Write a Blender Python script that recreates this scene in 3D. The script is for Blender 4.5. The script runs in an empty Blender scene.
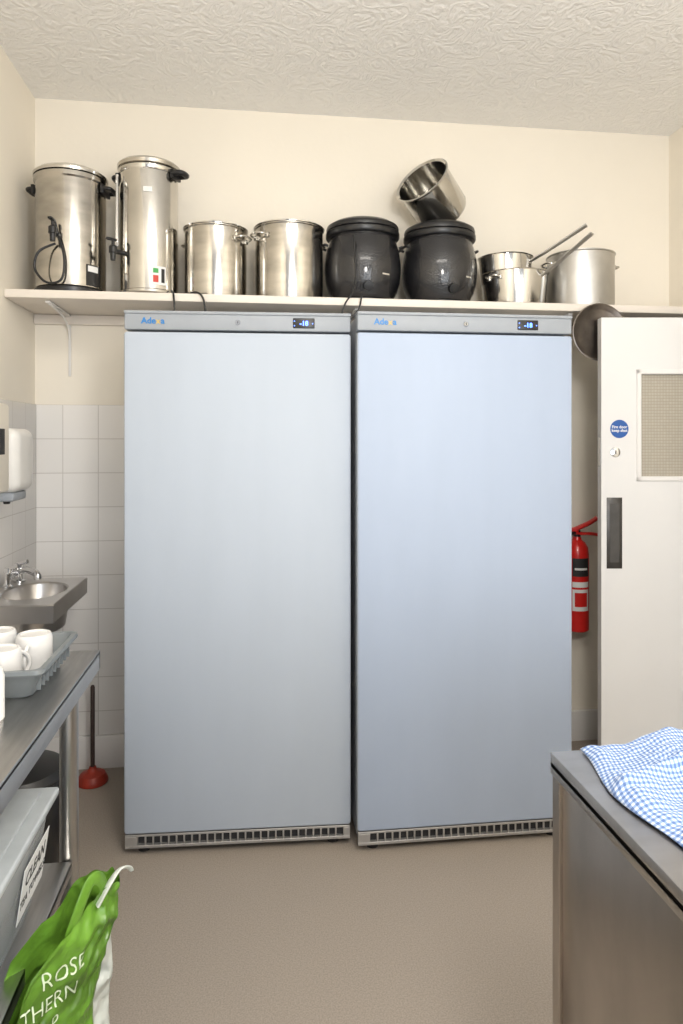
import bpy, bmesh, math, random
from mathutils import Vector, Matrix, noise
from mathutils.bvhtree import BVHTree
random.seed(4)
S = bpy.context.scene
COL = S.collection

# ------------------------------------------------------------------ materials
def mat(name, color, rough=.5, metal=0.0, noise_amt=0.0, noise_scale=20, bump=0.0, bump_scale=60,
        stretch=(1,1,1), coat=0.0, emis=None, trans=0.0, alpha=1.0, rough_var=0.0, color2=None, spec=None):
    m = bpy.data.materials.new(name); m.use_nodes = True
    nt = m.node_tree; b = nt.nodes['Principled BSDF']
    b.inputs['Base Color'].default_value = (*color,1)
    b.inputs['Roughness'].default_value = rough
    b.inputs['Metallic'].default_value = metal
    b.inputs['Coat Weight'].default_value = coat
    b.inputs['Transmission Weight'].default_value = trans
    b.inputs['Alpha'].default_value = alpha
    if spec is not None: b.inputs['Specular IOR Level'].default_value = spec
    if emis:
        b.inputs['Emission Color'].default_value = (*emis[0],1)
        b.inputs['Emission Strength'].default_value = emis[1]
    tc = nt.nodes.new('ShaderNodeTexCoord'); mp = nt.nodes.new('ShaderNodeMapping')
    mp.inputs['Scale'].default_value = stretch
    nt.links.new(tc.outputs['Object'], mp.inputs['Vector'])
    n = nt.nodes.new('ShaderNodeTexNoise'); n.inputs['Scale'].default_value = noise_scale
    n.inputs['Detail'].default_value = 4
    nt.links.new(mp.outputs['Vector'], n.inputs['Vector'])
    mx = nt.nodes.new('ShaderNodeMix'); mx.data_type = 'RGBA'
    c2 = color2 if color2 else tuple(max(0,c*(1-noise_amt)) for c in color)
    mx.inputs['A'].default_value = (*color,1); mx.inputs['B'].default_value = (*c2,1)
    cr = nt.nodes.new('ShaderNodeMapRange')
    cr.inputs['From Min'].default_value=.35; cr.inputs['From Max'].default_value=.65
    nt.links.new(n.outputs['Fac'], cr.inputs['Value'])
    nt.links.new(cr.outputs['Result'], mx.inputs['Factor'])
    nt.links.new(mx.outputs['Result'], b.inputs['Base Color'])
    if rough_var:
        r = nt.nodes.new('ShaderNodeMapRange')
        r.inputs['To Min'].default_value=max(.02,rough-rough_var); r.inputs['To Max'].default_value=rough+rough_var
        nt.links.new(n.outputs['Fac'], r.inputs['Value']); nt.links.new(r.outputs['Result'], b.inputs['Roughness'])
    if bump:
        n2 = nt.nodes.new('ShaderNodeTexNoise'); n2.inputs['Scale'].default_value = bump_scale
        nt.links.new(mp.outputs['Vector'], n2.inputs['Vector'])
        bp = nt.nodes.new('ShaderNodeBump'); bp.inputs['Strength'].default_value = bump; bp.inputs['Distance'].default_value=.004
        nt.links.new(n2.outputs['Fac'], bp.inputs['Height']); nt.links.new(bp.outputs['Normal'], b.inputs['Normal'])
    return m

M = {}
M['wall']  = mat('cream_paint',(.88,.82,.715),.75,noise_amt=.03,noise_scale=2,bump=.15,bump_scale=40)
M['floor'] = mat('vinyl_floor',(.355,.305,.255),.55,noise_scale=230,color2=(.265,.226,.19),bump=.05,bump_scale=200)
M['white'] = mat('white_gloss_paint',(.80,.78,.76),.35,noise_amt=.03,noise_scale=3)
M['shelf'] = mat('shelf_paint',(.80,.735,.66),.5,noise_amt=.06,noise_scale=6)
M['doorp'] = mat('door_paint',(.76,.75,.74),.4,noise_amt=.03,noise_scale=3)
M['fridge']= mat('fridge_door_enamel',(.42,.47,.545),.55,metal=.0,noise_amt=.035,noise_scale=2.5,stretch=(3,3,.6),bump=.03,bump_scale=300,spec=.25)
M['fridge2']= mat('fridge_door_enamel_daylight_cast',(.37,.435,.555),.52,metal=.0,noise_amt=.035,noise_scale=2.5,stretch=(3,3,.6),bump=.03,bump_scale=300,spec=.28)  # same white enamel, blue cast of window daylight mixed into the colour
M['fridgeb']=mat('fridge_side_enamel',(.40,.42,.45),.45)
M['panel'] = mat('control_panel_grey',(.31,.335,.37),.45,noise_amt=.04,spec=.3)
M['dark']  = mat('dark_gasket',(.02,.02,.022),.6)
M['steel'] = mat('polished_steel',(.62,.59,.54),.17,metal=1,noise_amt=.3,noise_scale=5,stretch=(1,1,3),rough_var=.09)
M['steel2']= mat('polished_steel_bright',(.68,.66,.62),.14,metal=1,noise_amt=.22,noise_scale=5,rough_var=.08)
M['alu']   = mat('dull_aluminium',(.58,.57,.55),.4,metal=1,noise_amt=.15,noise_scale=8)
M['brush'] = mat('brushed_steel',(.56,.55,.535),.32,metal=1,noise_amt=.22,noise_scale=5,stretch=(10,1,1),rough_var=.1)
M['basin'] = mat('basin_steel',(.56,.54,.52),.3,metal=1,noise_amt=.12,noise_scale=6,rough_var=.06)
M['slat']  = mat('grille_steel',(.42,.41,.40),.45,metal=.7,noise_amt=.1)
M['counter']=mat('counter_steel',(.56,.53,.50),.34,metal=1,noise_amt=.18,noise_scale=6,stretch=(1,2.5,1),rough_var=.1)
M['cside'] = mat('counter_side_steel',(.50,.45,.40),.34,metal=1,noise_amt=.2,noise_scale=5,stretch=(1,1.8,.9),rough_var=.1,bump=.06,bump_scale=12)
M['black'] = mat('black_plastic',(.012,.012,.013),.35)
M['kettle']= mat('hammered_black',(.012,.012,.014),.18,bump=.7,bump_scale=150,coat=.5)
M['chrome']= mat('chrome',(.75,.75,.76),.12,metal=1)
M['redp']  = mat('red_enamel',(.66,.015,.012),.28,noise_amt=.1,coat=.3)
M['rub']   = mat('red_rubber',(.34,.03,.012),.5,noise_amt=.2)
M['wplast']= mat('white_plastic',(.72,.71,.69),.35,noise_amt=.03)
M['cplast']= mat('cream_plastic',(.72,.67,.58),.4,noise_amt=.05)
M['china'] = mat('white_china',(.64,.63,.62),.2,noise_amt=.02,coat=.2)
M['gtray'] = mat('grey_tray_plastic',(.15,.168,.178),.4,noise_amt=.12)
M['crate'] = mat('clear_translucent_crate',(.74,.78,.80),.25,noise_amt=.08,noise_scale=6,alpha=.50)
M['lid']   = mat('crate_lid_plastic',(.52,.56,.58),.3,noise_amt=.1,alpha=.85)
M['paper'] = mat('paper_label',(.80,.80,.79),.6)
M['ink']   = mat('black_ink',(.02,.02,.02),.6)
M['green'] = mat('green_bag_plastic',(.15,.33,.035),.3,noise_amt=.55,noise_scale=14,bump=1.0,bump_scale=28)
M['mgreen']= mat('green_print',(.05,.35,.08),.5)
M['wtext'] = mat('white_print',(.66,.76,.55),.5)
M['liner'] = mat('milky_plastic',(.66,.69,.64),.4,noise_amt=.12,bump=.3,bump_scale=25)
M['blue']  = mat('sign_blue',(.01,.09,.36),.4)
M['logo']  = mat('logo_blue',(.01,.18,.50),.4)
M['logoy'] = mat('logo_orange',(.60,.42,.10),.4)
M['led']   = mat('led_blue',(.1,.2,1),.4,emis=((.08,.2,1),4.5))
M['stick'] = mat('red_sticker',(.55,.05,.03),.5)
M['bronze']= mat('dark_plate_metal',(.10,.095,.09),.4,metal=.8,noise_amt=.2)
M['gdisc'] = mat('dull_brown_tray_metal',(.20,.175,.155),.32,metal=1,noise_amt=.3)
M['wood']  = mat('dark_stick_wood',(.05,.03,.025),.5)
M['linen'] = mat('folded_linen',(.34,.37,.40),.9,noise_amt=.35)

def ceiling_mat():
    m = bpy.data.materials.new('swirl_plaster'); m.use_nodes=True; nt=m.node_tree; b=nt.nodes['Principled BSDF']
    b.inputs['Base Color'].default_value=(.90,.885,.86,1); b.inputs['Roughness'].default_value=.8
    tc=nt.nodes.new('ShaderNodeTexCoord')
    n=nt.nodes.new('ShaderNodeTexNoise'); n.inputs['Scale'].default_value=9; n.inputs['Detail'].default_value=3; n.inputs['Distortion'].default_value=2.0
    nt.links.new(tc.outputs['Object'],n.inputs['Vector'])
    mu=nt.nodes.new('ShaderNodeMath'); mu.operation='MULTIPLY'; mu.inputs[1].default_value=26
    nt.links.new(n.outputs['Fac'],mu.inputs[0])
    si=nt.nodes.new('ShaderNodeMath'); si.operation='SINE'; nt.links.new(mu.outputs[0],si.inputs[0])
    n2=nt.nodes.new('ShaderNodeTexNoise'); n2.inputs['Scale'].default_value=48; n2.inputs['Detail'].default_value=5
    nt.links.new(tc.outputs['Object'],n2.inputs['Vector'])
    ad=nt.nodes.new('ShaderNodeMath'); ad.operation='MULTIPLY_ADD'; ad.inputs[1].default_value=3.6
    nt.links.new(n2.outputs['Fac'],ad.inputs[0]); nt.links.new(si.outputs[0],ad.inputs[2])
    bp=nt.nodes.new('ShaderNodeBump'); bp.inputs['Strength'].default_value=.30; bp.inputs['Distance'].default_value=.005
    nt.links.new(ad.outputs[0],bp.inputs['Height']); nt.links.new(bp.outputs['Normal'],b.inputs['Normal'])
    return m
M['ceil']=ceiling_mat()

def tile_mat(name, axis, off):
    m = bpy.data.materials.new(name); m.use_nodes=True; nt=m.node_tree; b=nt.nodes['Principled BSDF']
    tc=nt.nodes.new('ShaderNodeTexCoord'); sp=nt.nodes.new('ShaderNodeSeparateXYZ'); cb=nt.nodes.new('ShaderNodeCombineXYZ')
    nt.links.new(tc.outputs['Object'],sp.inputs[0])
    for src,dst,o in ((axis,'X',off),('Z','Y',.05)):
        a=nt.nodes.new('ShaderNodeMath'); a.operation='ADD'; a.inputs[1].default_value=o
        nt.links.new(sp.outputs[src],a.inputs[0]); nt.links.new(a.outputs[0],cb.inputs[dst])
    br=nt.nodes.new('ShaderNodeTexBrick'); br.offset=0; br.squash=1
    br.inputs['Scale'].default_value=1; br.inputs['Brick Width'].default_value=.15; br.inputs['Row Height'].default_value=.15
    br.inputs['Mortar Size'].default_value=.0020; br.inputs['Mortar Smooth'].default_value=.3
    br.inputs['Color1'].default_value=(.86,.835,.81,1); br.inputs['Color2'].default_value=(.84,.82,.795,1); br.inputs['Mortar'].default_value=(.62,.59,.56,1)
    nt.links.new(cb.outputs[0],br.inputs['Vector'])
    nt.links.new(br.outputs['Color'],b.inputs['Base Color']); b.inputs['Roughness'].default_value=.18
    bp=nt.nodes.new('ShaderNodeBump'); bp.invert=True; bp.inputs['Strength'].default_value=.3; bp.inputs['Distance'].default_value=.002
    nt.links.new(br.outputs['Fac'],bp.inputs['Height']); nt.links.new(bp.outputs['Normal'],b.inputs['Normal'])
    return m
M['tileb']=tile_mat('white_tiles_a','X',.687+1.5); M['tilel']=tile_mat('white_tiles_b','Y',.02)

def cloth_mat():
    m = bpy.data.materials.new('blue_check_cloth'); m.use_nodes=True; nt=m.node_tree; b=nt.nodes['Principled BSDF']
    uv=nt.nodes.new('ShaderNodeUVMap'); sp=nt.nodes.new('ShaderNodeSeparateXYZ'); nt.links.new(uv.outputs[0],sp.inputs[0])
    outs=[]
    for a,fq in (('X',125),('Y',95)):
        k=nt.nodes.new('ShaderNodeMath'); k.operation='MULTIPLY'; k.inputs[1].default_value=fq
        nt.links.new(sp.outputs[a],k.inputs[0])
        f=nt.nodes.new('ShaderNodeMath'); f.operation='FRACT'; nt.links.new(k.outputs[0],f.inputs[0])
        g=nt.nodes.new('ShaderNodeMath'); g.operation='LESS_THAN'; g.inputs[1].default_value=.5; nt.links.new(f.outputs[0],g.inputs[0])
        outs.append(g)
    s=nt.nodes.new('ShaderNodeMath'); s.operation='ADD'; nt.links.new(outs[0].outputs[0],s.inputs[0]); nt.links.new(outs[1].outputs[0],s.inputs[1])
    h=nt.nodes.new('ShaderNodeMath'); h.operation='MULTIPLY'; h.inputs[1].default_value=.5; nt.links.new(s.outputs[0],h.inputs[0])
    cr=nt.nodes.new('ShaderNodeValToRGB'); e=cr.color_ramp.elements
    e[0].color=(.50,.56,.66,1); e[1].color=(.08,.14,.32,1); mid=cr.color_ramp.elements.new(.5); mid.color=(.20,.29,.50,1)
    nt.links.new(h.outputs[0],cr.inputs[0]); nt.links.new(cr.outputs[0],b.inputs['Base Color']); b.inputs['Roughness'].default_value=.9
    return m
M['cloth']=cloth_mat()

def glass_mat():
    m = bpy.data.materials.new('wired_obscure_glass'); m.use_nodes=True; nt=m.node_tree; b=nt.nodes['Principled BSDF']
    tc=nt.nodes.new('ShaderNodeTexCoord'); sp=nt.nodes.new('ShaderNodeSeparateXYZ'); cb=nt.nodes.new('ShaderNodeCombineXYZ')
    nt.links.new(tc.outputs['Object'],sp.inputs[0]); nt.links.new(sp.outputs['X'],cb.inputs['X']); nt.links.new(sp.outputs['Z'],cb.inputs['Y'])
    br=nt.nodes.new('ShaderNodeTexBrick'); br.offset=0; br.inputs['Scale'].default_value=1
    br.inputs['Brick Width'].default_value=.0125; br.inputs['Row Height'].default_value=.0125; br.inputs['Mortar Size'].default_value=.001
    br.inputs['Color1'].default_value=(.44,.40,.33,1); br.inputs['Color2'].default_value=(.41,.375,.31,1); br.inputs['Mortar'].default_value=(.32,.285,.235,1)
    nt.links.new(cb.outputs[0],br.inputs['Vector']); nt.links.new(br.outputs['Color'],b.inputs['Base Color'])
    b.inputs['Roughness'].default_value=.25
    return m
M['wglass']=glass_mat()

# ------------------------------------------------------------------ geometry helpers
def link(o, parent=None, loc=None, rot=None):
    COL.objects.link(o)
    if parent: o.parent = parent
    if loc is not None: o.location = loc
    if rot is not None: o.rotation_euler = rot
    return o
def finish(name, bm, m, parent=None, smooth=35, loc=None, rot=None):
    bmesh.ops.recalc_face_normals(bm, faces=bm.faces)
    me = bpy.data.meshes.new(name); bm.to_mesh(me); bm.free()
    me.materials.append(m)
    if smooth:
        me.shade_smooth(); me.set_sharp_from_angle(angle=math.radians(smooth))
    return link(bpy.data.objects.new(name, me), parent, loc, rot)
def add_box(bm, lo, hi, bevel=0.0, seg=2):
    b2 = bmesh.new(); bmesh.ops.create_cube(b2, size=1)
    for v in b2.verts:
        v.co = Vector([(lo[i]+hi[i])/2 + v.co[i]*(hi[i]-lo[i]) for i in range(3)])
    if bevel: bmesh.ops.bevel(b2, geom=list(b2.edges), offset=bevel, segments=seg, profile=.5, affect='EDGES')
    merge(bm,b2)
def merge(bm,b2,mtx=None):
    if mtx: b2.transform(mtx)
    me=bpy.data.meshes.new('t'); b2.to_mesh(me); bm.from_mesh(me); bpy.data.meshes.remove(me); b2.free()
def box(name, lo, hi, m, parent=None, bevel=.002, **k):
    bm=bmesh.new(); add_box(bm,lo,hi,bevel); return finish(name,bm,m,parent,**k)
def boxes(name, lst, m, parent=None, bevel=.0, **k):
    bm=bmesh.new()
    for lo,hi in lst: add_box(bm,lo,hi,bevel,1)
    return finish(name,bm,m,parent,**k)
def add_lathe(bm, prof, n=56, mtx=None):
    b=bmesh.new(); rings=[]
    for r,z in prof:
        if r<1e-6: rings.append([b.verts.new((0,0,z))])
        else: rings.append([b.verts.new((r*math.cos(2*math.pi*i/n), r*math.sin(2*math.pi*i/n), z)) for i in range(n)])
    for a,c in zip(rings,rings[1:]):
        for i in range(n):
            j=(i+1)%n
            if len(a)==1 and len(c)==1: continue
            if len(a)==1: b.faces.new((a[0],c[i],c[j]))
            elif len(c)==1: b.faces.new((a[i],c[0],a[j]))
            else: b.faces.new((a[i],a[j],c[j],c[i]))
    merge(bm,b,mtx)
def lathe(name, prof, m, parent=None, n=56, mtx=None, **k):
    bm=bmesh.new(); add_lathe(bm,prof,n,mtx); return finish(name,bm,m,parent,**k)
def catmull(pts, sub=8, cyc=False):
    P=[Vector(p) for p in pts]; out=[]; n=len(P)
    rng = range(n) if cyc else range(n-1)
    for i in rng:
        p0=P[(i-1)%n] if cyc or i>0 else P[0]; p1=P[i]; p2=P[(i+1)%n]; p3=P[(i+2)%n] if cyc or i+2<n else P[-1]
        for s in range(sub):
            t=s/sub
            out.append(.5*((2*p1)+(-p0+p2)*t+(2*p0-5*p1+4*p2-p3)*t*t+(-p0+3*p1-3*p2+p3)*t**3))
    if not cyc: out.append(P[-1])
    return out
def add_tube(bm, pts, r, cyc=False, n=10, sub=8, flat=None, raw=False):
    P = [Vector(p) for p in pts] if raw else catmull(pts,sub,cyc); N=len(P); b=bmesh.new(); rings=[]
    T=[]
    for i in range(N):
        a=P[(i-1)%N] if cyc or i>0 else P[0]; c=P[(i+1)%N] if cyc or i<N-1 else P[-1]; T.append((c-a).normalized())
    up=Vector((0,0,1)) if abs(T[0].z)<.9 else Vector((1,0,0))
    nrm=(up-T[0]*up.dot(T[0])).normalized()
    for i in range(N):
        if i>0:
            nrm=(nrm-T[i]*nrm.dot(T[i])).normalized()
        bi=T[i].cross(nrm)
        rr=r if not callable(r) else r(i/(N-1))
        fx,fy=(1,1) if not flat else flat
        rings.append([b.verts.new(P[i]+nrm*math.cos(2*math.pi*k/n)*rr*fx+bi*math.sin(2*math.pi*k/n)*rr*fy) for k in range(n)])
    for i in range(N if cyc else N-1):
        a=rings[i]; c=rings[(i+1)%N]
        for k in range(n): b.faces.new((a[k],a[(k+1)%n],c[(k+1)%n],c[k]))
    if not cyc:
        b.faces.new(rings[0]); b.faces.new(rings[-1])
    merge(bm,b)
def tube(name, pts, r, m, parent=None, cyc=False, n=10, sub=8, flat=None, raw=False, **k):
    bm=bmesh.new(); add_tube(bm,pts,r,cyc,n,sub,flat,raw); return finish(name,bm,m,parent,smooth=50,**k)
def text_mesh(s, size, extrude=.0004, align='LEFT', bold=0):
    c=bpy.data.curves.new('t','FONT'); c.body=s; c.size=size; c.extrude=extrude; c.align_x=align; c.offset=bold
    c.resolution_u=3; c.space_line=.9
    o=bpy.data.objects.new('t',c); COL.objects.link(o)
    dg=bpy.context.evaluated_depsgraph_get(); dg.update()
    me=bpy.data.meshes.new_from_object(o.evaluated_get(dg)); bpy.data.objects.remove(o); bpy.data.curves.remove(c)
    return me
def text(name, s, size, m, parent, loc, rot=(math.pi/2,0,0), align='LEFT', bold=0, extrude=.0004, scale=None):
    me=text_mesh(s,size,extrude,align,bold); me.name=name; me.materials.clear(); me.materials.append(m)
    o=link(bpy.data.objects.new(name,me),parent,loc,rot)
    if scale: o.scale=scale
    return o
def thing(name, loc, label, cat, rot=(0,0,0), group=None):
    e=bpy.data.objects.new(name,None); e.empty_display_size=.05; link(e,None,loc,rot)
    e['label']=label; e['category']=cat
    if group: e['group']=group
    return e
def tag(o,label,cat,group=None):
    o['label']=label; o['category']=cat
    if group: o['group']=group
    return o
def struct(o,label,cat):
    o['kind']='structure'; o['label']=label; o['category']=cat; return o

# ------------------------------------------------------------------ room
LX,RX,BY,FY,CH = -.956,2.02,3.13,-2.2,2.94
struct(box('floor',(LX-.1,FY,-.06),(3.3,BY+.1,0),M['floor'],bevel=0),'speckled beige-brown vinyl floor','floor')
struct(box('ceiling',(LX-.1,FY,CH),(3.3,BY+.1,CH+.06),M['ceil'],bevel=0),'white swirl-textured plaster ceiling','ceiling')
struct(box('wall_back',(LX-.1,BY,0),(3.3,BY+.1,CH),M['wall'],bevel=0),'cream painted wall behind the fridges','wall')
struct(box('wall_left',(LX-.1,FY,0),(LX,BY,CH),M['wall'],bevel=0),'cream painted side wall','wall')
struct(boxes('wall_right',[((RX,FY,0),(RX+.2,1.8,CH)),((RX,2.68,0),(RX+.2,BY,CH)),((RX,1.8,2.0),(RX+.2,2.68,CH))],M['wall']),'cream painted side wall with a doorway','wall')
struct(box('wall_corridor',(3.2,FY,0),(3.3,BY,CH),M['wall'],bevel=0),'cream wall of the passage beyond the doorway','wall')
struct(box('trim_1',(LX+.008,BY-.008,.145),(.40,BY,1.6),M['tileb'],bevel=.001),'square white glazed wall tiles behind the fridge','wall tiles')
struct(box('trim_2',(LX,.2,.145),(LX+.008,BY,1.6),M['tilel'],bevel=.001),'square white glazed wall tiles around the hand basin','wall tiles')
def skirting(name,lo,hi):
    bm=bmesh.new(); add_box(bm,lo,hi,.004)
    return struct(finish(name,bm,M['white']),'white gloss painted skirting board','skirting board')
skirting('baseboard_back',(LX+.022,BY-.022,0),(RX,BY,.143))
skirting('baseboard_left',(LX,.2,0),(LX+.02,BY,.143))

# ------------------------------------------------------------------ fridges
def fridge(loc, rot, label, W=.788, dm='fridge'):
    F=thing('refrigerator',loc,label,'fridge',rot,'upright catering fridges')
    h=W/2
    box('cabinet_body',(-h+.004,.062,.03),(h-.004,.66,1.89),M['fridgeb'],F,bevel=.006)
    box('door_gasket',(-h+.02,.045,.085),(h-.02,.064,1.82),M['dark'],F,bevel=.002)
    D=box('door',(-h,0,.077),(h,.048,1.822),M[dm],F,bevel=.008)
    for s in (-1,1):
        box('edge_trim',(min(s*(h+.001),s*(h-.006)),.004,.085),(max(s*(h+.001),s*(h-.006)),.049,1.815),M['panel'],D,bevel=.002)
    P=bmesh.new(); add_box(P,(-h,.002,1.829),(h,.062,1.888),.005); add_box(P,(-h-.001,-.003,1.884),(h+.001,.09,1.895),.003)
    P=finish('control_panel',P,M['panel'],F)
    text('logo','Ade',.030,M['logo'],P,(-h+.058,.0005,1.850),bold=.0007)
    text('logo','x',.028,M['logoy'],P,(-h+.109,.0005,1.850),bold=.0004)
    text('logo','a',.030,M['logo'],P,(-h+.125,.0005,1.850),bold=.0007)
    lathe('lock',[(0,.006),(.007,.006),(.009,.004),(.010,0),(.010,-.004),(0,-.004)],M['chrome'],P,n=24,loc=(-.004,.002,1.857),rot=(math.pi/2,0,0))
    box('keyhole',(-.005,-.0052,1.853),(-.003,-.003,1.861),M['dark'],P,bevel=0)
    Dp=box('display',(h-.205,-.0015,1.840),(h-.128,.006,1.876),M['black'],P,bevel=.003)
    text('digits','-18',.023,M['led'],Dp,(h-.166,-.0022,1.8495),align='CENTER',bold=.0006)
    for bx_,bz in ((h-.201,1.847),(h-.201,1.863),(h-.137,1.855)):
        box('display_button',(bx_,-.0025,bz),(bx_+.003,-.001,bz+.003),M['led'],Dp,bevel=0)
    g=[((-h+.002,.004,.066),(h-.002,.02,.073)),((-h+.002,.004,.026),(h-.002,.02,.036)),
       ((-h+.002,.004,.036),(-h+.045,.02,.066)),((h-.026,.004,.036),(h-.002,.02,.066))]
    x0=-h+.045; x1=h-.026; n=27; p=(x1-x0)/n
    for i in range(1,n): g.append(((x0+i*p-.003,.004,.036),(x0+i*p+.003,.010,.066)))
    G=boxes('grille',g,M['slat'],F,bevel=.0008)
    box('grille_backing',(-h+.03,.021,.027),(h-.02,.03,.072),M['dark'],G,bevel=0)
    for sx in (-1,1):
        for fy in (.05,.58):
            lathe('foot',[(0,0),(.022,0),(.022,.008),(.012,.012),(.012,.032),(0,.032)],M['black'],F,n=20,loc=(sx*(h-.06),fy,0))
    return F
def place(p0,p1):
    c=((p0[0]+p1[0])/2,(p0[1]+p1[1])/2,0); a=math.atan2(p1[1]-p0[1],p1[0]-p0[0]); return c,(0,0,a)
c,r=place((-.450,2.438),(.336,2.405)); fridge(c,r,'tall white single-door catering fridge below the tea urns')
c,r=place((.354,2.355),(1.140,2.350)); fridge(c,r,'tall white single-door catering fridge with painted-in blue daylight cast below the black soup kettles',W=.785,dm='fridge2')

# ------------------------------------------------------------------ shelf
SZ=2.025; SF=2.755
SH=thing('wall_shelf',(0,BY,SZ),'long cream-painted wooden wall shelf above the fridges','shelf')
box('shelf_board',(LX+.002,SF-BY,-.032),(RX-.002,-.002,0),M['shelf'],SH,bevel=.003)
box('wall_batten',(LX+.002,-.022,-.075),(RX-.002,-.002,-.033),M['shelf'],SH,bevel=.002)
for bx in (-.808,.42,1.35):
    B=bmesh.new()
    add_box(B,(bx-.005,-.010,-.30),(bx+.005,-.002,-.076),.001)
    add_box(B,(bx-.010,-.33,-.041),(bx+.010,-.024,-.033),.002)
    add_tube(B,[(bx,-.30,-.040),(bx,-.12,-.055),(bx,-.03,-.09),(bx,-.008,-.14)],.005)
    finish('shelf_bracket',B,M['white'],SH)

# ------------------------------------------------------------------ urns
def side_handle(parent,r,z,ang,m,out=.03,w=.07,th=.009):
    bm=bmesh.new()
    pts=[(r-.004,-w/2,z),(r+out*.7,-w/2,z-.002),(r+out,-w/2+.012,z-.004),(r+out,w/2-.012,z-.004),(r+out*.7,w/2,z-.002),(r-.004,w/2,z)]
    add_tube(bm,pts,th,n=10,sub=5)
    add_box(bm,(r-.006,-w/2-.008,z-.022),(r+.008,w/2+.008,z+.016),.003)
    return finish('handle',bm,m,parent,rot=(0,0,ang),smooth=40)
def tap(parent,r,z,ang,m):
    bm=bmesh.new()
    add_tube(bm,[(r-.004,0,z),(r+.045,0,z)],.011,raw=True)
    add_lathe(bm,[(0,-.04),(.010,-.04),(.012,-.01),(.016,-.008),(.016,.018),(.010,.024),(.006,.026),(.006,.045),(.0,.045)],20,Matrix.Translation((r+.045,0,z)))
    add_box(bm,(r+.030,-.008,z+.043),(r+.075,.008,z+.053),.003)
    return finish('tap',bm,m,parent,rot=(0,0,ang),smooth=40)
PY=2.935
R=.143; U=thing('tea_urn',(-.754,PY,SZ),'wide stainless steel catering urn with black handles beside the wall','urn',group='tea urns'); U.scale=(1,1,.94)
lathe('base_ring',[(0,0),(R-.004,0),(R-.002,.004),(R-.002,.028),(R-.01,.032),(0,.032)],M['black'],U)
lathe('body',[(0,.03),(R-.012,.03),(R-.006,.036),(R-.006,.49),(R,.497),(R,.515),(R-.012,.52),(0,.52)],M['steel'],U)
lathe('lid',[(R-.012,.519),(R+.002,.521),(R+.003,.532),(R-.012,.545),(R-.035,.556),(.06,.566),(0,.568)],M['steel2'],U)
lathe('lid_knob',[(0,.565),(.009,.565),(.009,.575),(.018,.582),(.018,.590),(.012,.594),(0,.594)],M['black'],U,n=24)
side_handle(U,R-.002,.475,math.radians(172),M['black'],out=.026); side_handle(U,R-.002,.475,math.radians(-8),M['black'],out=.034)
tap(U,R-.006,.24,math.radians(-97),M['black'])
PC=bmesh.new()
add_tube(PC,[(-.02,-.150,.20),(-.08,-.160,.16),(-.095,-.155,.09),(-.05,-.160,.035),(.005,-.160,.05),(.015,-.160,.14),(-.01,-.155,.24),(-.02,-.16,.29)],.005)
finish('power_cord',PC,M['black'],U,smooth=50)
def cur_label(parent,name,R,a0,a1,z0,z1,m,n=8):
    bm=bmesh.new(); vs=[]
    for i in range(n+1):
        a=a0+(a1-a0)*i/n
        vs.append((bm.verts.new((R*math.cos(a),R*math.sin(a),z0)),bm.verts.new((R*math.cos(a),R*math.sin(a),z1))))
    for p,q in zip(vs,vs[1:]): bm.faces.new((p[0],q[0],q[1],p[1]))
    return finish(name,bm,m,parent)
cur_label(U,'switch_plate',R-.005,-.9,-.4,.04,.13,M['black'])
cur_label(U,'rating_label',R-.0045,-.85,-.5,.10,.125,M['paper'])
R=.123; U=thing('tea_urn',(-.440,PY,SZ),'tall narrow stainless steel water boiler with tap and stickers','urn',group='tea urns'); U.scale=(1,1,.940)
lathe('base_ring',[(0,0),(R-.006,0),(R-.004,.004),(R-.004,.014),(0,.016)],M['black'],U)
lathe('body',[(0,.015),(R-.004,.015),(R,.02),(R,.03),(R-.005,.034),(R-.005,.545),(R,.552),(R+.001,.566),(R-.01,.572),(0,.572)],M['steel2'],U)
lathe('lid',[(R-.004,.571),(R+.004,.574),(R+.006,.588),(R-.004,.598),(R-.03,.606),(.05,.613),(0,.615)],M['steel'],U)
lathe('lid_knob',[(0,.612),(.008,.612),(.008,.62),(.017,.626),(.016,.634),(0,.636)],M['black'],U,n=24)
side_handle(U,R,.548,math.radians(-24),M['black'],out=.044,w=.05,th=.012); side_handle(U,R,.54,math.radians(175),M['black'],out=.018,w=.06)
tap(U,R-.004,.19,math.radians(-140),M['black'])
SG=bmesh.new(); a=math.radians(-150)
add_tube(SG,[((R+.012)*math.cos(a),(R+.012)*math.sin(a),.22),((R+.012)*math.cos(a),(R+.012)*math.sin(a),.53)],.006,raw=True)
finish('sight_tube',SG,M['chrome'],U)
cur_label(U,'warning_sticker',R+.0006-.004,-1.35,-.85,.05,.13,M['paper'])
cur_label(U,'warning_stripe',R+.0012-.004,-1.30,-1.12,.06,.09,M['stick'])
cur_label(U,'warning_stripe',R+.0012-.004,-1.30,-1.12,.10,.12,M['mgreen'])
cur_label(U,'sticker_print',R+.0012-.004,-1.02,-.9,.06,.12,M['ink'])
cur_label(U,'brand_badge',R+.0006-.004,-1.62,-1.33,.445,.467,M['paper'])
PC=bmesh.new()
add_tube(PC,[(.10,-.085,.03),(.115,-.13,.008),(.12,-.184,-.005),(.125,-.195,-.07),(.11,-.190,-.085)],.004)
add_tube(PC,[(.12,-.07,.02),(.17,-.13,.01),(.21,-.178,.006),(.235,-.190,-.02),(.245,-.193,-.08),(.24,-.185,-.10)],.004)
finish('power_cord',PC,M['black'],U,smooth=50)

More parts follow.
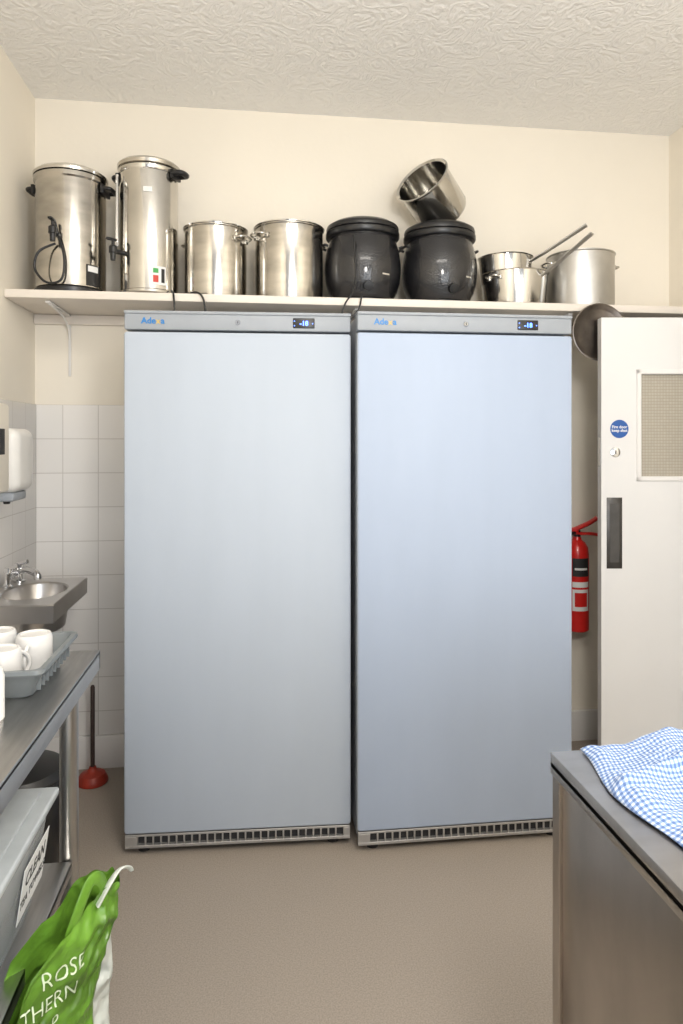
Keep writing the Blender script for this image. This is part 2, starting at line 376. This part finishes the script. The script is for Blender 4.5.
# ------------------------------------------------------------------ stockpots
def ring_handle(parent,R,z,ang,m,w=.075,out=.035,r=.0045,drop=.0):
    bm=bmesh.new()
    add_tube(bm,[(R-.002,-w/2,z),(R+out*.6,-w/2,z+.004-drop*.3),(R+out,-w/4,z+.006-drop),(R+out,w/4,z+.006-drop),(R+out*.6,w/2,z+.004-drop*.3),(R-.002,w/2,z)],r,n=8)
    for s in (-1,1): add_box(bm,(R-.003,s*w/2-.010,z-.010),(R+.004,s*w/2+.010,z+.010),.002)
    return finish('handle',bm,m,parent,rot=(0,0,ang),smooth=45)
def stockpot(loc,R,H,label,m,lid=True,ang=0.3,group='lidded stockpots'):
    P=thing('stockpot',loc,label,'cooking pot',group=group if lid else None)
    lathe('body',[(0,0),(R-.008,0),(R-.002,.004),(R,.01),(R,H-.008),(R+.004,H-.004),(R+.004,H),(R-.001,H+.001),(R-.004,H-.006),(R-.004,.012),(R-.012,.006),(0,.006)],m,P)
    for k in (0,math.pi): ring_handle(P,R,H-.05,ang+k,M['steel2'])
    if lid:
        lathe('lid',[(0,H-.001),(R-.006,H-.001),(R+.006,H+.002),(R+.007,H+.005),(R-.004,H+.010),(R-.02,H+.011),(R-.04,H+.016),(0,H+.020),],M['steel2'],P)
        tube('lid_handle',[(-.045,0,H+.016),(-.04,0,H+.036),(-.02,0,H+.046),(.02,0,H+.046),(.04,0,H+.036),(.045,0,H+.016)],.005,M['steel2'],P)
    return P
stockpot((-.166,PY,SZ),.129,.300,'stainless steel lidded stockpot with loop handles beside the urn',M['steel'],ang=-.6)
stockpot((.144,PY,SZ),.145,.315,'larger stainless steel stockpot with lid and loop handles',M['steel'],ang=.6)

# ------------------------------------------------------------------ soup kettles
def kettle(loc,R,label,ang=0):
    K=thing('soup_kettle',loc,label,'soup kettle',(0,0,ang),group='black soup kettles'); K.scale=(1,1,.95)
    lathe('body',[(0,.012),(R*.74,.012),(R*.79,.02),(R*.82,.035),(R*.90,.06),(R*.97,.10),(R,.15),(R,.185),(R*.975,.225),(R*.92,.265),(R*.87,.292),(R*.86,.315),(0,.315)],M['kettle'],K,n=64)
    lathe('rim',[(R*.85,.300),(R*.94,.304),(R*.965,.310),(R*.965,.326),(R*.93,.332),(R*.6,.333)],M['black'],K,n=64)
    lathe('lid',[(R*.88,.332),(R*.94,.335),(R*.95,.345),(R*.93,.356),(R*.8,.370),(R*.55,.381),(R*.2,.386),(0,.387)],M['black'],K,n=64)
    bm=bmesh.new(); add_tube(bm,[(-.04,0,.381),(-.036,0,.395),(0,0,.400),(.036,0,.395),(.04,0,.381)],.008)
    finish('lid_handle',bm,M['black'],K,smooth=45)
    lathe('base_ring',[(0,0),(R*.76,0),(R*.80,.004),(R*.80,.014),(R*.74,.016),(0,.016)],M['black'],K)
    cur_label(K,'badge',R*.992,-1.2,-.98,.112,.119,M['chrome'])
    bm=bmesh.new(); add_lathe(bm,[(0,.0),(.022,0),(.02,.016),(0,.018)],24,Matrix.Translation((0,-R*.9,.062))@Matrix.Rotation(math.radians(110),4,'X'))
    finish('temperature_dial',bm,M['black'],K)
    for s in (-1,1):
        bm=bmesh.new(); add_tube(bm,[(s*R*.93,-.035,.262),(s*(R*.95+.012),-.03,.268),(s*(R*.95+.012),.03,.268),(s*R*.93,.035,.262)],.006)
        finish('side_handle',bm,M['black'],K,smooth=45)
    return K
kettle((.463,PY,SZ),.166,'black hammered-finish soup kettle with closed lid')
kettle((.806,PY,SZ),.164,'black soup kettle carrying a tilted steel insert',.12)
fx=tube('power_cord',[(.40,2.770,SZ+.26),(.405,2.755,SZ+.10),(.39,2.738,SZ+.02),(.36,2.73,SZ-.03),(.345,2.735,SZ-.09),(.37,2.73,SZ-.10),(.415,2.735,SZ-.05),(.43,2.745,SZ+.01)],.0035,M['black'])
tag(fx,'thin black electric flex dangling over the shelf edge','cable')

# tilted insert pot
R=.118; H=.205
I=thing('soup_kettle_insert',(0,0,0),'round stainless steel insert pot tipped on the kettle lid','steel pot')
lathe('vessel',[(0,0),(R-.02,0),(R-.006,.006),(R,.02),(R,H-.012),(R+.008,H-.006),(R+.009,H),(R+.004,H+.003),(R-.004,H-.004),(R-.004,.022),(R-.012,.008),(0,.005)],M['steel2'],I)
ax=Vector((-.88,-.75,.72)).normalized()
q=Vector((0,0,1)).rotation_difference(ax)
I.rotation_mode='QUATERNION'; I.rotation_quaternion=q
I.location=Vector((.846,3.00,SZ+.437))

# saucepans
def pan(loc,R,H,label,m,hd,hl,flare=.012,rise=.08,loop=None,hr=.013):
    P=thing('saucepan',loc,label,'saucepan',group='nested saucepans')
    lathe('body',[(0,0),(R-flare-.012,0),(R-flare-.003,.005),(R-flare,.014),(R,H-.004),(R+.005,H),(R-.002,H+.001),(R-.005,H-.004),(R-flare-.005,.016),(0,.006)],m,P)
    d=Vector((math.cos(hd),math.sin(hd),0)); s=Vector((0,0,1))
    b=d*(R-.004)+s*(H-.025)
    tube('long_handle',[b,b+d*.015+s*.006,b+d*hl*.33+s*rise*.30,b+d*hl*.66+s*rise*.64,b+d*hl+s*rise],lambda t:hr*(.8+.25*t),M['alu'],P,flat=(.5,1))
    if loop is not None: ring_handle(P,R-.003,H-.03,loop,M['steel2'],w=.06,out=.025)
    return P
pan((1.15,PY,SZ),.146,.155,'wide stainless steel saucepan with long handle and loop handle',M['steel2'],-1.02,.24,rise=.125,loop=math.pi+.55)
pan((1.110,PY+.005,SZ+.100),.118,.130,'smaller stainless saucepan nested inside the wide one',M['steel2'],-.72,.24,rise=.115,hr=.014)
stockpot((1.462,PY,SZ),.146,.250,'dull aluminium stockpot without lid at the shelf end',M['alu'],lid=False,ang=.1)

T=thing('round_tray',(1.447,2.738,1.902),'dull grey-brown round metal tray hanging from the shelf edge','tray')
rm=Matrix.Rotation(math.pi/2,4,'X')
lathe('tray_disc',[(0,0),(.095,0),(.100,.003),(.118,.010),(.122,.009),(.119,.006),(.102,-.002),(0,-.003)],M['gdisc'],T,mtx=rm)
tube('hanging_hook',[(0,.004,.10),(0,-.004,.113),(0,.0,.130),(0,.02,.128)],.002,M['chrome'],T,n=6)

# ------------------------------------------------------------------ door leaf
D=bpy.data.objects.new('door_1',None); link(D,None,(1.427,2.680,.006),(0,0,-math.radians(7.2))); struct(D,'white painted fire door with wired glass panel, standing open','door')
W=.76;Hd=1.948; a0,a1,z0,z1=.158,.60,1.28,1.72
boxes('leaf',[((0,0,0),(a0,.04,Hd)),((a1,0,0),(W,.04,Hd)),((a0,0,0),(a1,.04,z0)),((a0,0,z1),(a1,.04,Hd))],M['doorp'],D)
boxes('glazing_bead',[((a0-.012,-.006,z0-.012),(a0+.008,.012,z1+.012)),((a1-.008,-.006,z0-.012),(a1+.012,.012,z1+.012)),
      ((a0-.012,-.006,z0-.012),(a1+.012,.012,z0+.008)),((a0-.012,-.006,z1-.008),(a1+.012,.012,z1+.012))],M['white'],D,bevel=.003)
box('glass_pane',(a0,.012,z0),(a1,.020,z1),M['wglass'],D,bevel=0)
sg=lathe('fire_door_sign',[(0,0),(.038,0),(.038,.0015),(0,.0015)],M['blue'],D,n=40,loc=(.075,0,1.485),rot=(math.pi/2,0,0))
text('lettering','Fire door\nkeep shut',.0165,M['paper'],sg,(0,.003,.002),rot=(0,0,0),align='CENTER',bold=.0004)
lathe('lock_cylinder',[(0,.006),(.012,.006),(.020,.004),(.022,0),(0,0)],M['chrome'],D,n=32,loc=(.058,0,1.388),rot=(math.pi/2,0,0))
box('key_slot',(.056,-.0075,1.380),(.060,-.0055,1.396),M['dark'],D,bevel=0)
box('push_plate',(.022,-.003,.905),(.086,0,1.20),M['bronze'],D,bevel=.001)
boxes('plate_inset',[((.034,-.0045,.93),(.074,-.003,1.175))],M['bronze'],D,bevel=.0005)
box('latch_plate',(-.002,.008,1.33),(.001,.032,1.45),M['chrome'],D,bevel=0)

# ------------------------------------------------------------------ fire extinguisher
E=thing('fire_extinguisher',(1.505,3.055,.55),'red fire extinguisher with black horn hung on the wall','fire extinguisher')
lathe('cylinder',[(0,0),(.048,0),(.054,.006),(.054,.36),(.050,.39),(.036,.415),(.022,.425),(.018,.44),(0,.44)],M['redp'],E)
cur_label(E,'label_panel',.0547,-2.4,-.9,.10,.20,M['paper'],n=16)
cur_label(E,'label_print',.0552,-2.2,-1.1,.12,.185,M['redp'],n=16)
cur_label(E,'label_band',.0552,-2.4,-.9,.21,.235,M['paper'],n=16)
cur_label(E,'label_band',.0552,-2.4,-.9,.26,.345,M['ink'],n=16)
cur_label(E,'label_print',.0557,-2.2,-1.1,.29,.30,M['paper'],n=16)
lathe('valve',[(0,.435),(.016,.435),(.018,.46),(.014,.475),(0,.478)],M['black'],E,n=24)
bm=bmesh.new(); add_tube(bm,[(-.02,0,.47),(.01,-.01,.485),(.05,-.02,.505),(.085,-.03,.53)],.019,flat=(.6,1)); add_tube(bm,[(-.02,0,.46),(.02,-.01,.455),(.06,-.02,.455),(.095,-.03,.45)],.016,flat=(.5,1))
add_box(bm,(-.03,-.02,.452),(.0,.02,.482),.004)
finish('lever',bm,M['redp'],E,smooth=45)
tube('horn',[(-.01,-.01,.46),(-.05,-.03,.45),(-.068,-.03,.38),(-.068,-.03,.2),(-.066,-.03,.08)],lambda t:.008+.012*max(0,t-.6)*2,M['black'],E)
box('wall_bracket',(-.03,.052,.30),(.03,.073,.36),M['black'],E)

# ------------------------------------------------------------------ dispensers
DX=LX+.009
Pd=thing('paper_towel_dispenser',(DX,2.12,1.26),'cream plastic paper towel dispenser fixed to the tiles','paper towel dispenser')
box('housing',(0,-.16,.02),(.172,.17,.30),M['cplast'],Pd,bevel=.012)
box('outlet_tray',(.01,-.14,0),(.15,.15,.022),M['wplast'],Pd,bevel=.004)
box('viewing_slot',(.1715,.08,.14),(.174,.12,.22),M['dark'],Pd,bevel=.001)
Sd=thing('soap_dispenser',(DX,2.49,1.235),'white rounded soap dispenser fixed to the tiles','soap dispenser')
bm=bmesh.new()
add_box(bm,(0,-.075,.03),(.155,.11,.25),.035,5)
finish('housing',bm,M['wplast'],Sd)
box('push_lever',(.045,-.055,.0),(.135,.08,.032),M['panel'],Sd,bevel=.010)
lathe('nozzle',[(0,-.012),(.010,-.012),(.014,.002),(0,.002)],M['dark'],Sd,n=20,loc=(.09,.01,.0))

# ------------------------------------------------------------------ hand basin
Bn=thing('hand_basin',(-.80,2.60,.90),'small wall-hung stainless steel hand basin','sink')
x0,x1,y0,y1=DX+.80,.138,-.24,.22
def basin():
    bm=bmesh.new(); rings=[]
    def rect(a,z,dx=0):
        c,s=math.cos(a),math.sin(a); hx=(x1-x0)/2-dx; hy=(y1-y0)/2-dx; k=min(hx/max(abs(c),1e-6),hy/max(abs(s),1e-6))
        return ((x0+x1)/2+c*k,(y0+y1)/2+s*k,z)
    ca=math.atan2((y1-y0),(x1-x0)); A=[]
    cor=[ca,math.pi-ca,math.pi+ca,2*math.pi-ca,2*math.pi+ca]
    for q_ in range(4):
        for k in range(16): A.append(cor[q_]+(cor[q_+1]-cor[q_])*k/16)
    cx,cy=.006,.0
    def ell(a,rx,ry,z): return (cx+rx*math.cos(a),cy+ry*math.sin(a),z)
    for gen in (lambda a:ell(a,.10,.14,-.135),lambda a:ell(a,.112,.155,-.064),lambda a:rect(a,-.062,.012),lambda a:rect(a,-.062,.001),lambda a:rect(a,-.004,0),lambda a:rect(a,0,.003),lambda a:ell(a,.112,.150,-.001),lambda a:ell(a,.106,.144,-.006),
                lambda a:ell(a,.10,.138,-.05),lambda a:ell(a,.085,.12,-.10),lambda a:ell(a,.04,.05,-.12),lambda a:ell(a,.016,.016,-.122)):
        rings.append([bm.verts.new(gen(a)) for a in A])
    n=len(A)
    for a,b in zip(rings,rings[1:]):
        for i in range(n): bm.faces.new((a[i],a[(i+1)%n],b[(i+1)%n],b[i]))
    bm.faces.new(rings[-1]); bm.faces.new(rings[0])
    return finish('bowl',bm,M['basin'],Bn)
basin()
lathe('drain',[(0,.002),(.012,.002),(.017,0),(.017,-.002),(0,-.002)],M['dark'],Bn,n=24,loc=(.01,0,-.12))
tube('waste_pipe',[(.01,0,-.13),(.01,0,-.30),(-.02,0,-.34),(-.07,0,-.30),(-.142,0,-.29)],.018,M['wplast'],Bn,n=14)
tp=bmesh.new()
add_lathe(tp,[(0,0),(.022,0),(.022,.006),(.013,.01),(.012,.045),(.016,.05),(.016,.056),(0,.058)],24,Matrix.Translation((-.10,.16,0)))
add_tube(tp,[(-.10,.16,.040),(-.06,.12,.052),(-.02,.08,.050),(-.005,.065,.042),(-.003,.063,.026)],.013)
add_lathe(tp,[(0,0),(.019,0),(.019,.006),(.012,.01),(.011,.04),(.014,.045),(.014,.054),(0,.056)],24,Matrix.Translation((-.11,.06,0)))
add_tube(tp,[(-.11,.06,.036),(-.11,.16,.036)],.012,raw=True)
finish('mixer_tap',tp,M['chrome'],Bn,smooth=40)
for yy in (.16,.06):
    bm=bmesh.new(); add_tube(bm,[(-.115,yy,.066),(-.065,yy-.015,.080)],.008,raw=True); add_lathe(bm,[(0,.054),(.016,.054),(.015,.072),(0,.074)],20,Matrix.Translation((-.105,yy,0)))
    finish('tap_lever',bm,M['chrome'],Bn,smooth=40)

Pl=thing('plunger',(-.682,2.995,0),'red rubber sink plunger with dark stick on the floor','plunger')
lathe('rubber_cup',[(.050,0),(.062,.0),(.064,.006),(.060,.02),(.050,.036),(.026,.046),(.016,.056),(.013,.066),(0,.066)],M['rub'],Pl,n=40)
lathe('stick',[(0,.06),(.009,.06),(.009,.40),(.006,.408),(0,.41)],M['wood'],Pl,n=16)
Bb=thing('waste_bin',(-.75,2.30,0),'black plastic waste bin on the floor below the basin','bin')
lathe('bin_body',[(0,0),(.11,0),(.115,.005),(.135,.36),(.142,.365),(.142,.372),(.132,.37),(.112,.01),(0,.008)],M['black'],Bb)
lathe('bin_lid',[(.142,.371),(.145,.376),(.13,.395),(.08,.41),(0,.415)],M['black'],Bb)

# ------------------------------------------------------------------ steel table
TX=-.40; TY=1.84; UZ=.45
Tb=thing('prep_table',((LX+TX)/2,.9,0),'stainless steel prep table with undershelf along the tiled wall','table')
ox=(LX+TX)/2; oy=.9
def L(x,y,z): return (x-ox,y-oy,z)
bm=bmesh.new(); add_box(bm,L(LX+.012,-.1,.888),L(TX,TY,.90),.003)
add_box(bm,L(TX-.012,-.1,.85),L(TX,TY,.898),.002); add_box(bm,L(LX+.012,TY-.012,.85),L(TX,TY,.898),.002)
finish('table_top',bm,M['brush'],Tb)
bm=bmesh.new(); add_box(bm,L(LX+.03,-.05,UZ-.012),L(-.430,1.68,UZ),.002); add_box(bm,L(-.442,-.05,UZ-.032),L(-.430,1.68,UZ-.001),.002)
finish('undershelf',bm,M['brush'],Tb)
for lx in (TX-.043,LX+.06):
    for ly in (TY-.135,.0):
        x,y,_=L(lx,ly,0)
        lathe('leg',[(0,0),(.018,0),(.020,.005),(.020,.05),(.0215,.055),(.0215,.852),(0,.852)],M['brush'],Tb,n=24,loc=(x,y,0))
def tapered(name,parent,m,x0,x1,y0,y1,z0,z1,ins,th=.004,lip=.012,rc=.02,seg=6):
    def ring(e,z):
        pts=[]
        X0,X1,Y0,Y1=x0-e,x1+e,y0-e,y1+e; r=rc
        for cx,cy,a in ((X1-r,Y1-r,0),(X0+r,Y1-r,90),(X0+r,Y0+r,180),(X1-r,Y0+r,270)):
            for k in range(seg+1):
                t=math.radians(a+90*k/seg); pts.append((cx+r*math.cos(t),cy+r*math.sin(t),z))
        return pts
    b=bmesh.new(); R=[]
    for e,z in ((-ins-.004,z0),(-ins,z0+.004),(-.001,z1-.012),(lip,z1-.012),(lip+.002,z1-.008),(lip,z1),(0,z1),(-th,z1-.004),(-ins-th,z0+th+.004),(-ins-th-.004,z0+th)):
        R.append([b.verts.new(p) for p in ring(e,z)])
    n=len(R[0])
    for p,q in zip(R,R[1:]):
        for i in range(n): b.faces.new((p[i],p[(i+1)%n],q[(i+1)%n],q[i]))
    b.faces.new(R[0]); b.faces.new(R[-1])
    return finish(name,b,m,parent,smooth=40)
Tr=thing('crockery_tray',(-.64,1.63,.90),'grey plastic tray full of white mugs on the steel table','tray')
tapered('tray_body',Tr,M['gtray'],-.22,.190,-.135,.145,0,.065,.018,lip=.010)
rb=bmesh.new()
for k in range(9): add_box(rb,(.176,-.105+k*.028,.012),(.186,-.101+k*.028,.052),.001,1)
o_=finish('tray_rib',rb,M['gtray'],Tr); o_['kind']='stuff'
def mug(loc,rot,label,ang=0):
    G=thing('mug',loc,label,'mug',rot,group='white mugs in the tray')
    lathe('mug_body',[(0,.003),(.029,.003),(.031,0),(.035,0),(.0375,.003),(.0395,.008),(.0405,.03),(.041,.086),(.0395,.087),(.038,.084),(.037,.03),(.034,.012),(.026,.009),(0,.008)],M['china'],G,n=40,smooth=28)
    bm=bmesh.new(); add_tube(bm,[(.038,0,.066),(.056,0,.068),(.066,0,.052),(.062,0,.034),(.050,0,.022),(.036,0,.020)],.0048)
    finish('handle',bm,M['china'],G,smooth=50,rot=(0,0,ang)); return G
z=.90+.007
up=(math.radians(180),0,0)
mug((-.545,1.560,z+.087),up,'upturned white china mug in the tray',-.9)
mug((-.512,1.672,z+.087),up,'upturned white china mug at the tray edge',1.6)
mug((-.645,1.60,z+.087),up,'upturned white china mug in the tray',2.2)
mug((-.605,1.71,z+.087),up,'upturned white china mug in the tray',2.8)
mug((-.75,1.62,z+.087),up,'upturned white china mug in the tray',1.2)
Bo=thing('plastic_bottle',(-.512,1.40,.90),'white plastic bottle standing beside the tray','bottle')
lathe('bottle_body',[(0,0),(.024,0),(.027,.004),(.027,.085),(.022,.10),(.012,.108),(.012,.112),(0,.112)],M['wplast'],Bo,n=32)
lathe('cap',[(.014,.108),(.0145,.11),(.0145,.128),(.012,.13),(0,.13)],M['wplast'],Bo,n=24)

# storage crate
Cr=thing('storage_crate',(-.63,1.29,UZ+.001),'clear grey plastic crate with lid and paper label on the undershelf','storage box')
tapered('crate_body',Cr,M['crate'],-.19,.186,-.29,.285,0,.212,.030,lip=.006,rc=.03)
bm=bmesh.new(); add_box(bm,(-.200,-.300,.206),(.198,.297,.224),.006,3); add_box(bm,(-.17,-.27,.222),(.168,.267,.231),.004,2)
finish('crate_lid',bm,M['lid'],Cr)
box('lid_clip',(-.04,.287,.185),(.04,.304,.214),M['wplast'],Cr,bevel=.004)
tilt=math.atan2(.030,.20)
lb=box('paper_label',(0,-.08,0),(.0012,.08,.110),M['paper'],Cr,bevel=0,loc=(.1650,.195,.04),rot=(0,tilt,0))
text('lettering','CLEAN',.040,M['ink'],lb,(.0016,0,.064),rot=(math.pi/2,0,math.pi/2),align='CENTER',bold=.0006,extrude=.0002)
text('lettering','TEA TOWELS',.026,M['ink'],lb,(.0016,0,.026),rot=(math.pi/2,0,math.pi/2),align='CENTER',bold=.0004,extrude=.0002)
Fc=thing('folded_cloth',(-.63,1.29,UZ+.0065),'stack of folded grey cloths inside the plastic crate','cloth')
bm=bmesh.new()
for k in range(4): add_box(bm,(-.13+.004*k,-.22,.001+.028*k),(.125-.005*k,.20-.008*k,.027+.028*k),.011,3)
finish('cloth_stack',bm,M['linen'],Fc)

# green bag
BA=math.radians(45)
G=thing('carrier_bag',(-.400,1.318,.0),'crumpled green plastic carrier bag with white printed lettering','bag',(0,0,BA))
def bagmesh(hw,hd,top,seed,taper=0,NA=190,NT=95,crease=1.0):
    bm=bmesh.new(); rings=[]
    for j in range(NT+1):
        t=j/NT; ring=[]
        for i in range(NA):
            a=2*math.pi*i/NA; c,s=math.cos(a),math.sin(a)
            w=hw+.01*t
            x0_=w*math.copysign(abs(c)**.45,c); y=(hd-.012*t)*math.copysign(abs(s)**.6,s)
            zz=t*top(x0_)
            x=x0_ - (taper*max(0,min(1,(.50-zz)/.14))*(x0_/w) if x0_>0 else 0)
            p=Vector((x0_*6+seed,y*8,zz*7))
            k=.016*noise.noise(p)+crease*(.022*abs(noise.noise(p*2.3))+.014*abs(noise.noise(p*4.6))+.007*abs(noise.noise(p*9)))
            ring.append(bm.verts.new((x+k*.4,y+k*(1 if s<0 else .6)-.006*math.sin(x0_*40+zz*25)*t,zz+.006*math.sin(x0_*70)*t+.012*noise.noise(Vector((a*3,seed,0)))*t)))
        rings.append(ring)
    for p,q in zip(rings,rings[1:]):
        for i in range(NA): bm.faces.new((p[i],p[(i+1)%NA],q[(i+1)%NA],q[i]))
    bm.faces.new(rings[0]); return bm
def ss(t): t=max(0,min(1,t)); return t*t*(3-2*t)
def gtop(x): return .400+.10*ss((x+.075)/.06)+.060*ss(x/.12)+.008*math.sin(x*50)
bmg=bagmesh(.155,.05,gtop,1.0,taper=.055)
tree=BVHTree.FromBMesh(bmg)
bo=finish('bag_body',bmg,M['green'],G,smooth=60)
def bag_text(s,size,x,z,sx=.82):
    me=text_mesh(s,size,0,bold=-.0003)
    bmt=bmesh.new(); bmt.from_mesh(me)
    bmesh.ops.triangulate(bmt,faces=list(bmt.faces))
    for _ in range(3):
        bmesh.ops.subdivide_edges(bmt,edges=[e for e in bmt.edges if e.calc_length()>.004],cuts=1)
    for v in bmt.verts:
        X=x+v.co.x*sx; Z=z+v.co.y
        h=tree.ray_cast(Vector((X,-1,Z)),Vector((0,1,0)))
        v.co=Vector((X,(h[0].y if h[0] else -.05)-.002,Z))
    me2=bpy.data.meshes.new('lettering'); bmt.to_mesh(me2); bmt.free(); me2.materials.append(M['wtext'])
    link(bpy.data.objects.new('lettering',me2),bo)
bag_text('ROSE',.043,-.008,.448,.84); bag_text('THERN',.040,-.048,.404,.86); bag_text('P',.040,.01,.362)
bm=bmesh.new(); add_tube(bm,[(.055,-.02,.51),(.075,-.025,.56),(.10,-.02,.59),(.125,-.015,.575),(.14,-.01,.52)],.012,flat=(1,.25))
finish('bag_handle',bm,M['green'],G,smooth=50)
bm=bmesh.new(); add_tube(bm,[(.12,-.01,.53),(.14,-.02,.565),(.165,-.015,.577),(.19,-.01,.568),(.20,-.008,.555)],lambda t:.013-.009*t,flat=(.4,1))
finish('tie_handle',bm,M['liner'],G,smooth=50)
o2=Vector((-.405,1.325,0))+Vector((-math.sin(BA),math.cos(BA),0))*.105+Vector((math.cos(BA),math.sin(BA),0))*.055
Wg=thing('plastic_sack',o2,'milky white plastic sack standing behind the green bag','bag',(0,0,BA))
finish('sack_body',bagmesh(.165,.035,lambda x:.38+.02*math.sin(x*30),7.0,0,100,50),M['liner'],Wg,smooth=60)

# ------------------------------------------------------------------ right counter
CX=.512; CY=1.14
Ct=thing('steel_counter',(.95,.35,0),'worn brushed stainless steel counter unit with panelled side','counter')
def C(x,y,z): return (x-.95,y-.35,z)
bm=bmesh.new(); add_box(bm,C(CX,-.5,.872),C(1.35,CY,.90),.003)
add_box(bm,C(CX,-.5,.862),C(CX+.01,CY,.885),.002)
finish('worktop',bm,M['counter'],Ct)
box('carcass',C(CX+.010,-.48,.06),C(1.33,CY-.004,.872),M['cside'],Ct,bevel=.003)
boxes('side_frame',[(C(CX+.003,CY-.03,.05),C(CX+.012,CY-.002,.871)),(C(CX+.003,-.48,.05),C(CX+.012,CY-.03,.09))],M['cside'],Ct,bevel=.002)
for lx in (CX+.05,1.30):
    for ly in (CY-.05,-.44):
        x,y,_=C(lx,ly,0); lathe('foot',[(0,0),(.025,0),(.025,.01),(.018,.015),(.018,.062),(0,.062)],M['brush'],Ct,n=20,loc=(x,y,0))

def towel():
    nx,ny=150,130; bm=bmesh.new(); uvl=bm.loops.layers.uv.new('UVMap'); V={}
    for i in range(nx+1):
        for j in range(ny+1):
            u,v=i/nx,j/ny
            X=.553+.50*u + .012*math.sin(v*7+1)*(1-u); Y=.80+.333*v - .006*abs(math.sin(u*9))
            e=min(1,u*18,(1-u)*14,v*14,(1-v)*14); e=math.sin(e*math.pi/2)
            w=u*.8+v*.55
            h=.018+.004*math.sin(w*14+2*math.sin(v*5))+.004*math.sin((u*1.1-v*.7)*18+1)+.011*noise.noise(Vector((u*6,v*6,1)))+.008*abs(noise.noise(Vector((u*14,v*12,3))))
            h+=.014*math.exp(-((u-.30-.30*v)/.05)**2)+.012*math.exp(-((v-.55-.35*u)/.04)**2)
            h+=.010*(1/(1+math.exp(-(u-.22-.05*v)*60)))
            h=max(h,.006)*e+.003
            V[i,j]=bm.verts.new((X,Y,.90+h))
    for i in range(nx):
        for j in range(ny):
            f=bm.faces.new((V[i,j],V[i+1,j],V[i+1,j+1],V[i,j+1]))
            for l,(a,b) in zip(f.loops,((i,j),(i+1,j),(i+1,j+1),(i,j+1))):
                u,v=a/nx,b/ny; l[uvl].uv=(u*.6+.012*math.sin(v*6), v*.42+.014*math.sin(u*7))
    o=finish('tea_towel',bm,M['cloth'],smooth=80)
    s=o.modifiers.new('s','SOLIDIFY'); s.thickness=.002; s.offset=1
    tag(o,'crumpled blue and white checked tea towel on the steel counter','tea towel')
towel()

# ------------------------------------------------------------------ camera
cam=bpy.data.cameras.new('camera'); co=bpy.data.objects.new('camera',cam); COL.objects.link(co)
co.location=(0,0,1.445); co.rotation_euler=(math.pi/2,0,-math.radians(7.2)); cam.lens=24; cam.sensor_width=36; cam.shift_y=-72/1024; cam.clip_start=.02
S.camera=co
# ------------------------------------------------------------------ lights
def area(name,loc,rot,sx,sy,p,col):
    l=bpy.data.lights.new(name,'AREA'); l.shape='RECTANGLE'; l.size=sx; l.size_y=sy; l.energy=p; l.color=col
    o=bpy.data.objects.new(name,l); COL.objects.link(o); o.location=loc; o.rotation_euler=rot; return o
area('ceiling_panel_light',(.45,.6,2.90),(0,0,0),1.3,.6,24,(1,.95,.87))
area('window_light',(.9,-1.9,1.35),(math.radians(92),0,math.radians(8)),1.9,1.5,50,(.87,.93,1))
pl=bpy.data.lights.new('ceiling_fill_light','POINT'); pl.energy=80; pl.shadow_soft_size=.2; pl.color=(1,.96,.89)  # added fill to brighten the ceiling, no actual fitting here
po=bpy.data.objects.new('ceiling_fill_light',pl); COL.objects.link(po); po.location=(.5,.1,2.18)
w=bpy.data.worlds.new('world'); w.use_nodes=True; S.world=w
w.node_tree.nodes['Background'].inputs[0].default_value=(.94,.96,1,1); w.node_tree.nodes['Background'].inputs[1].default_value=.58
S.view_settings.view_transform='Standard'
S.view_settings.look='None'
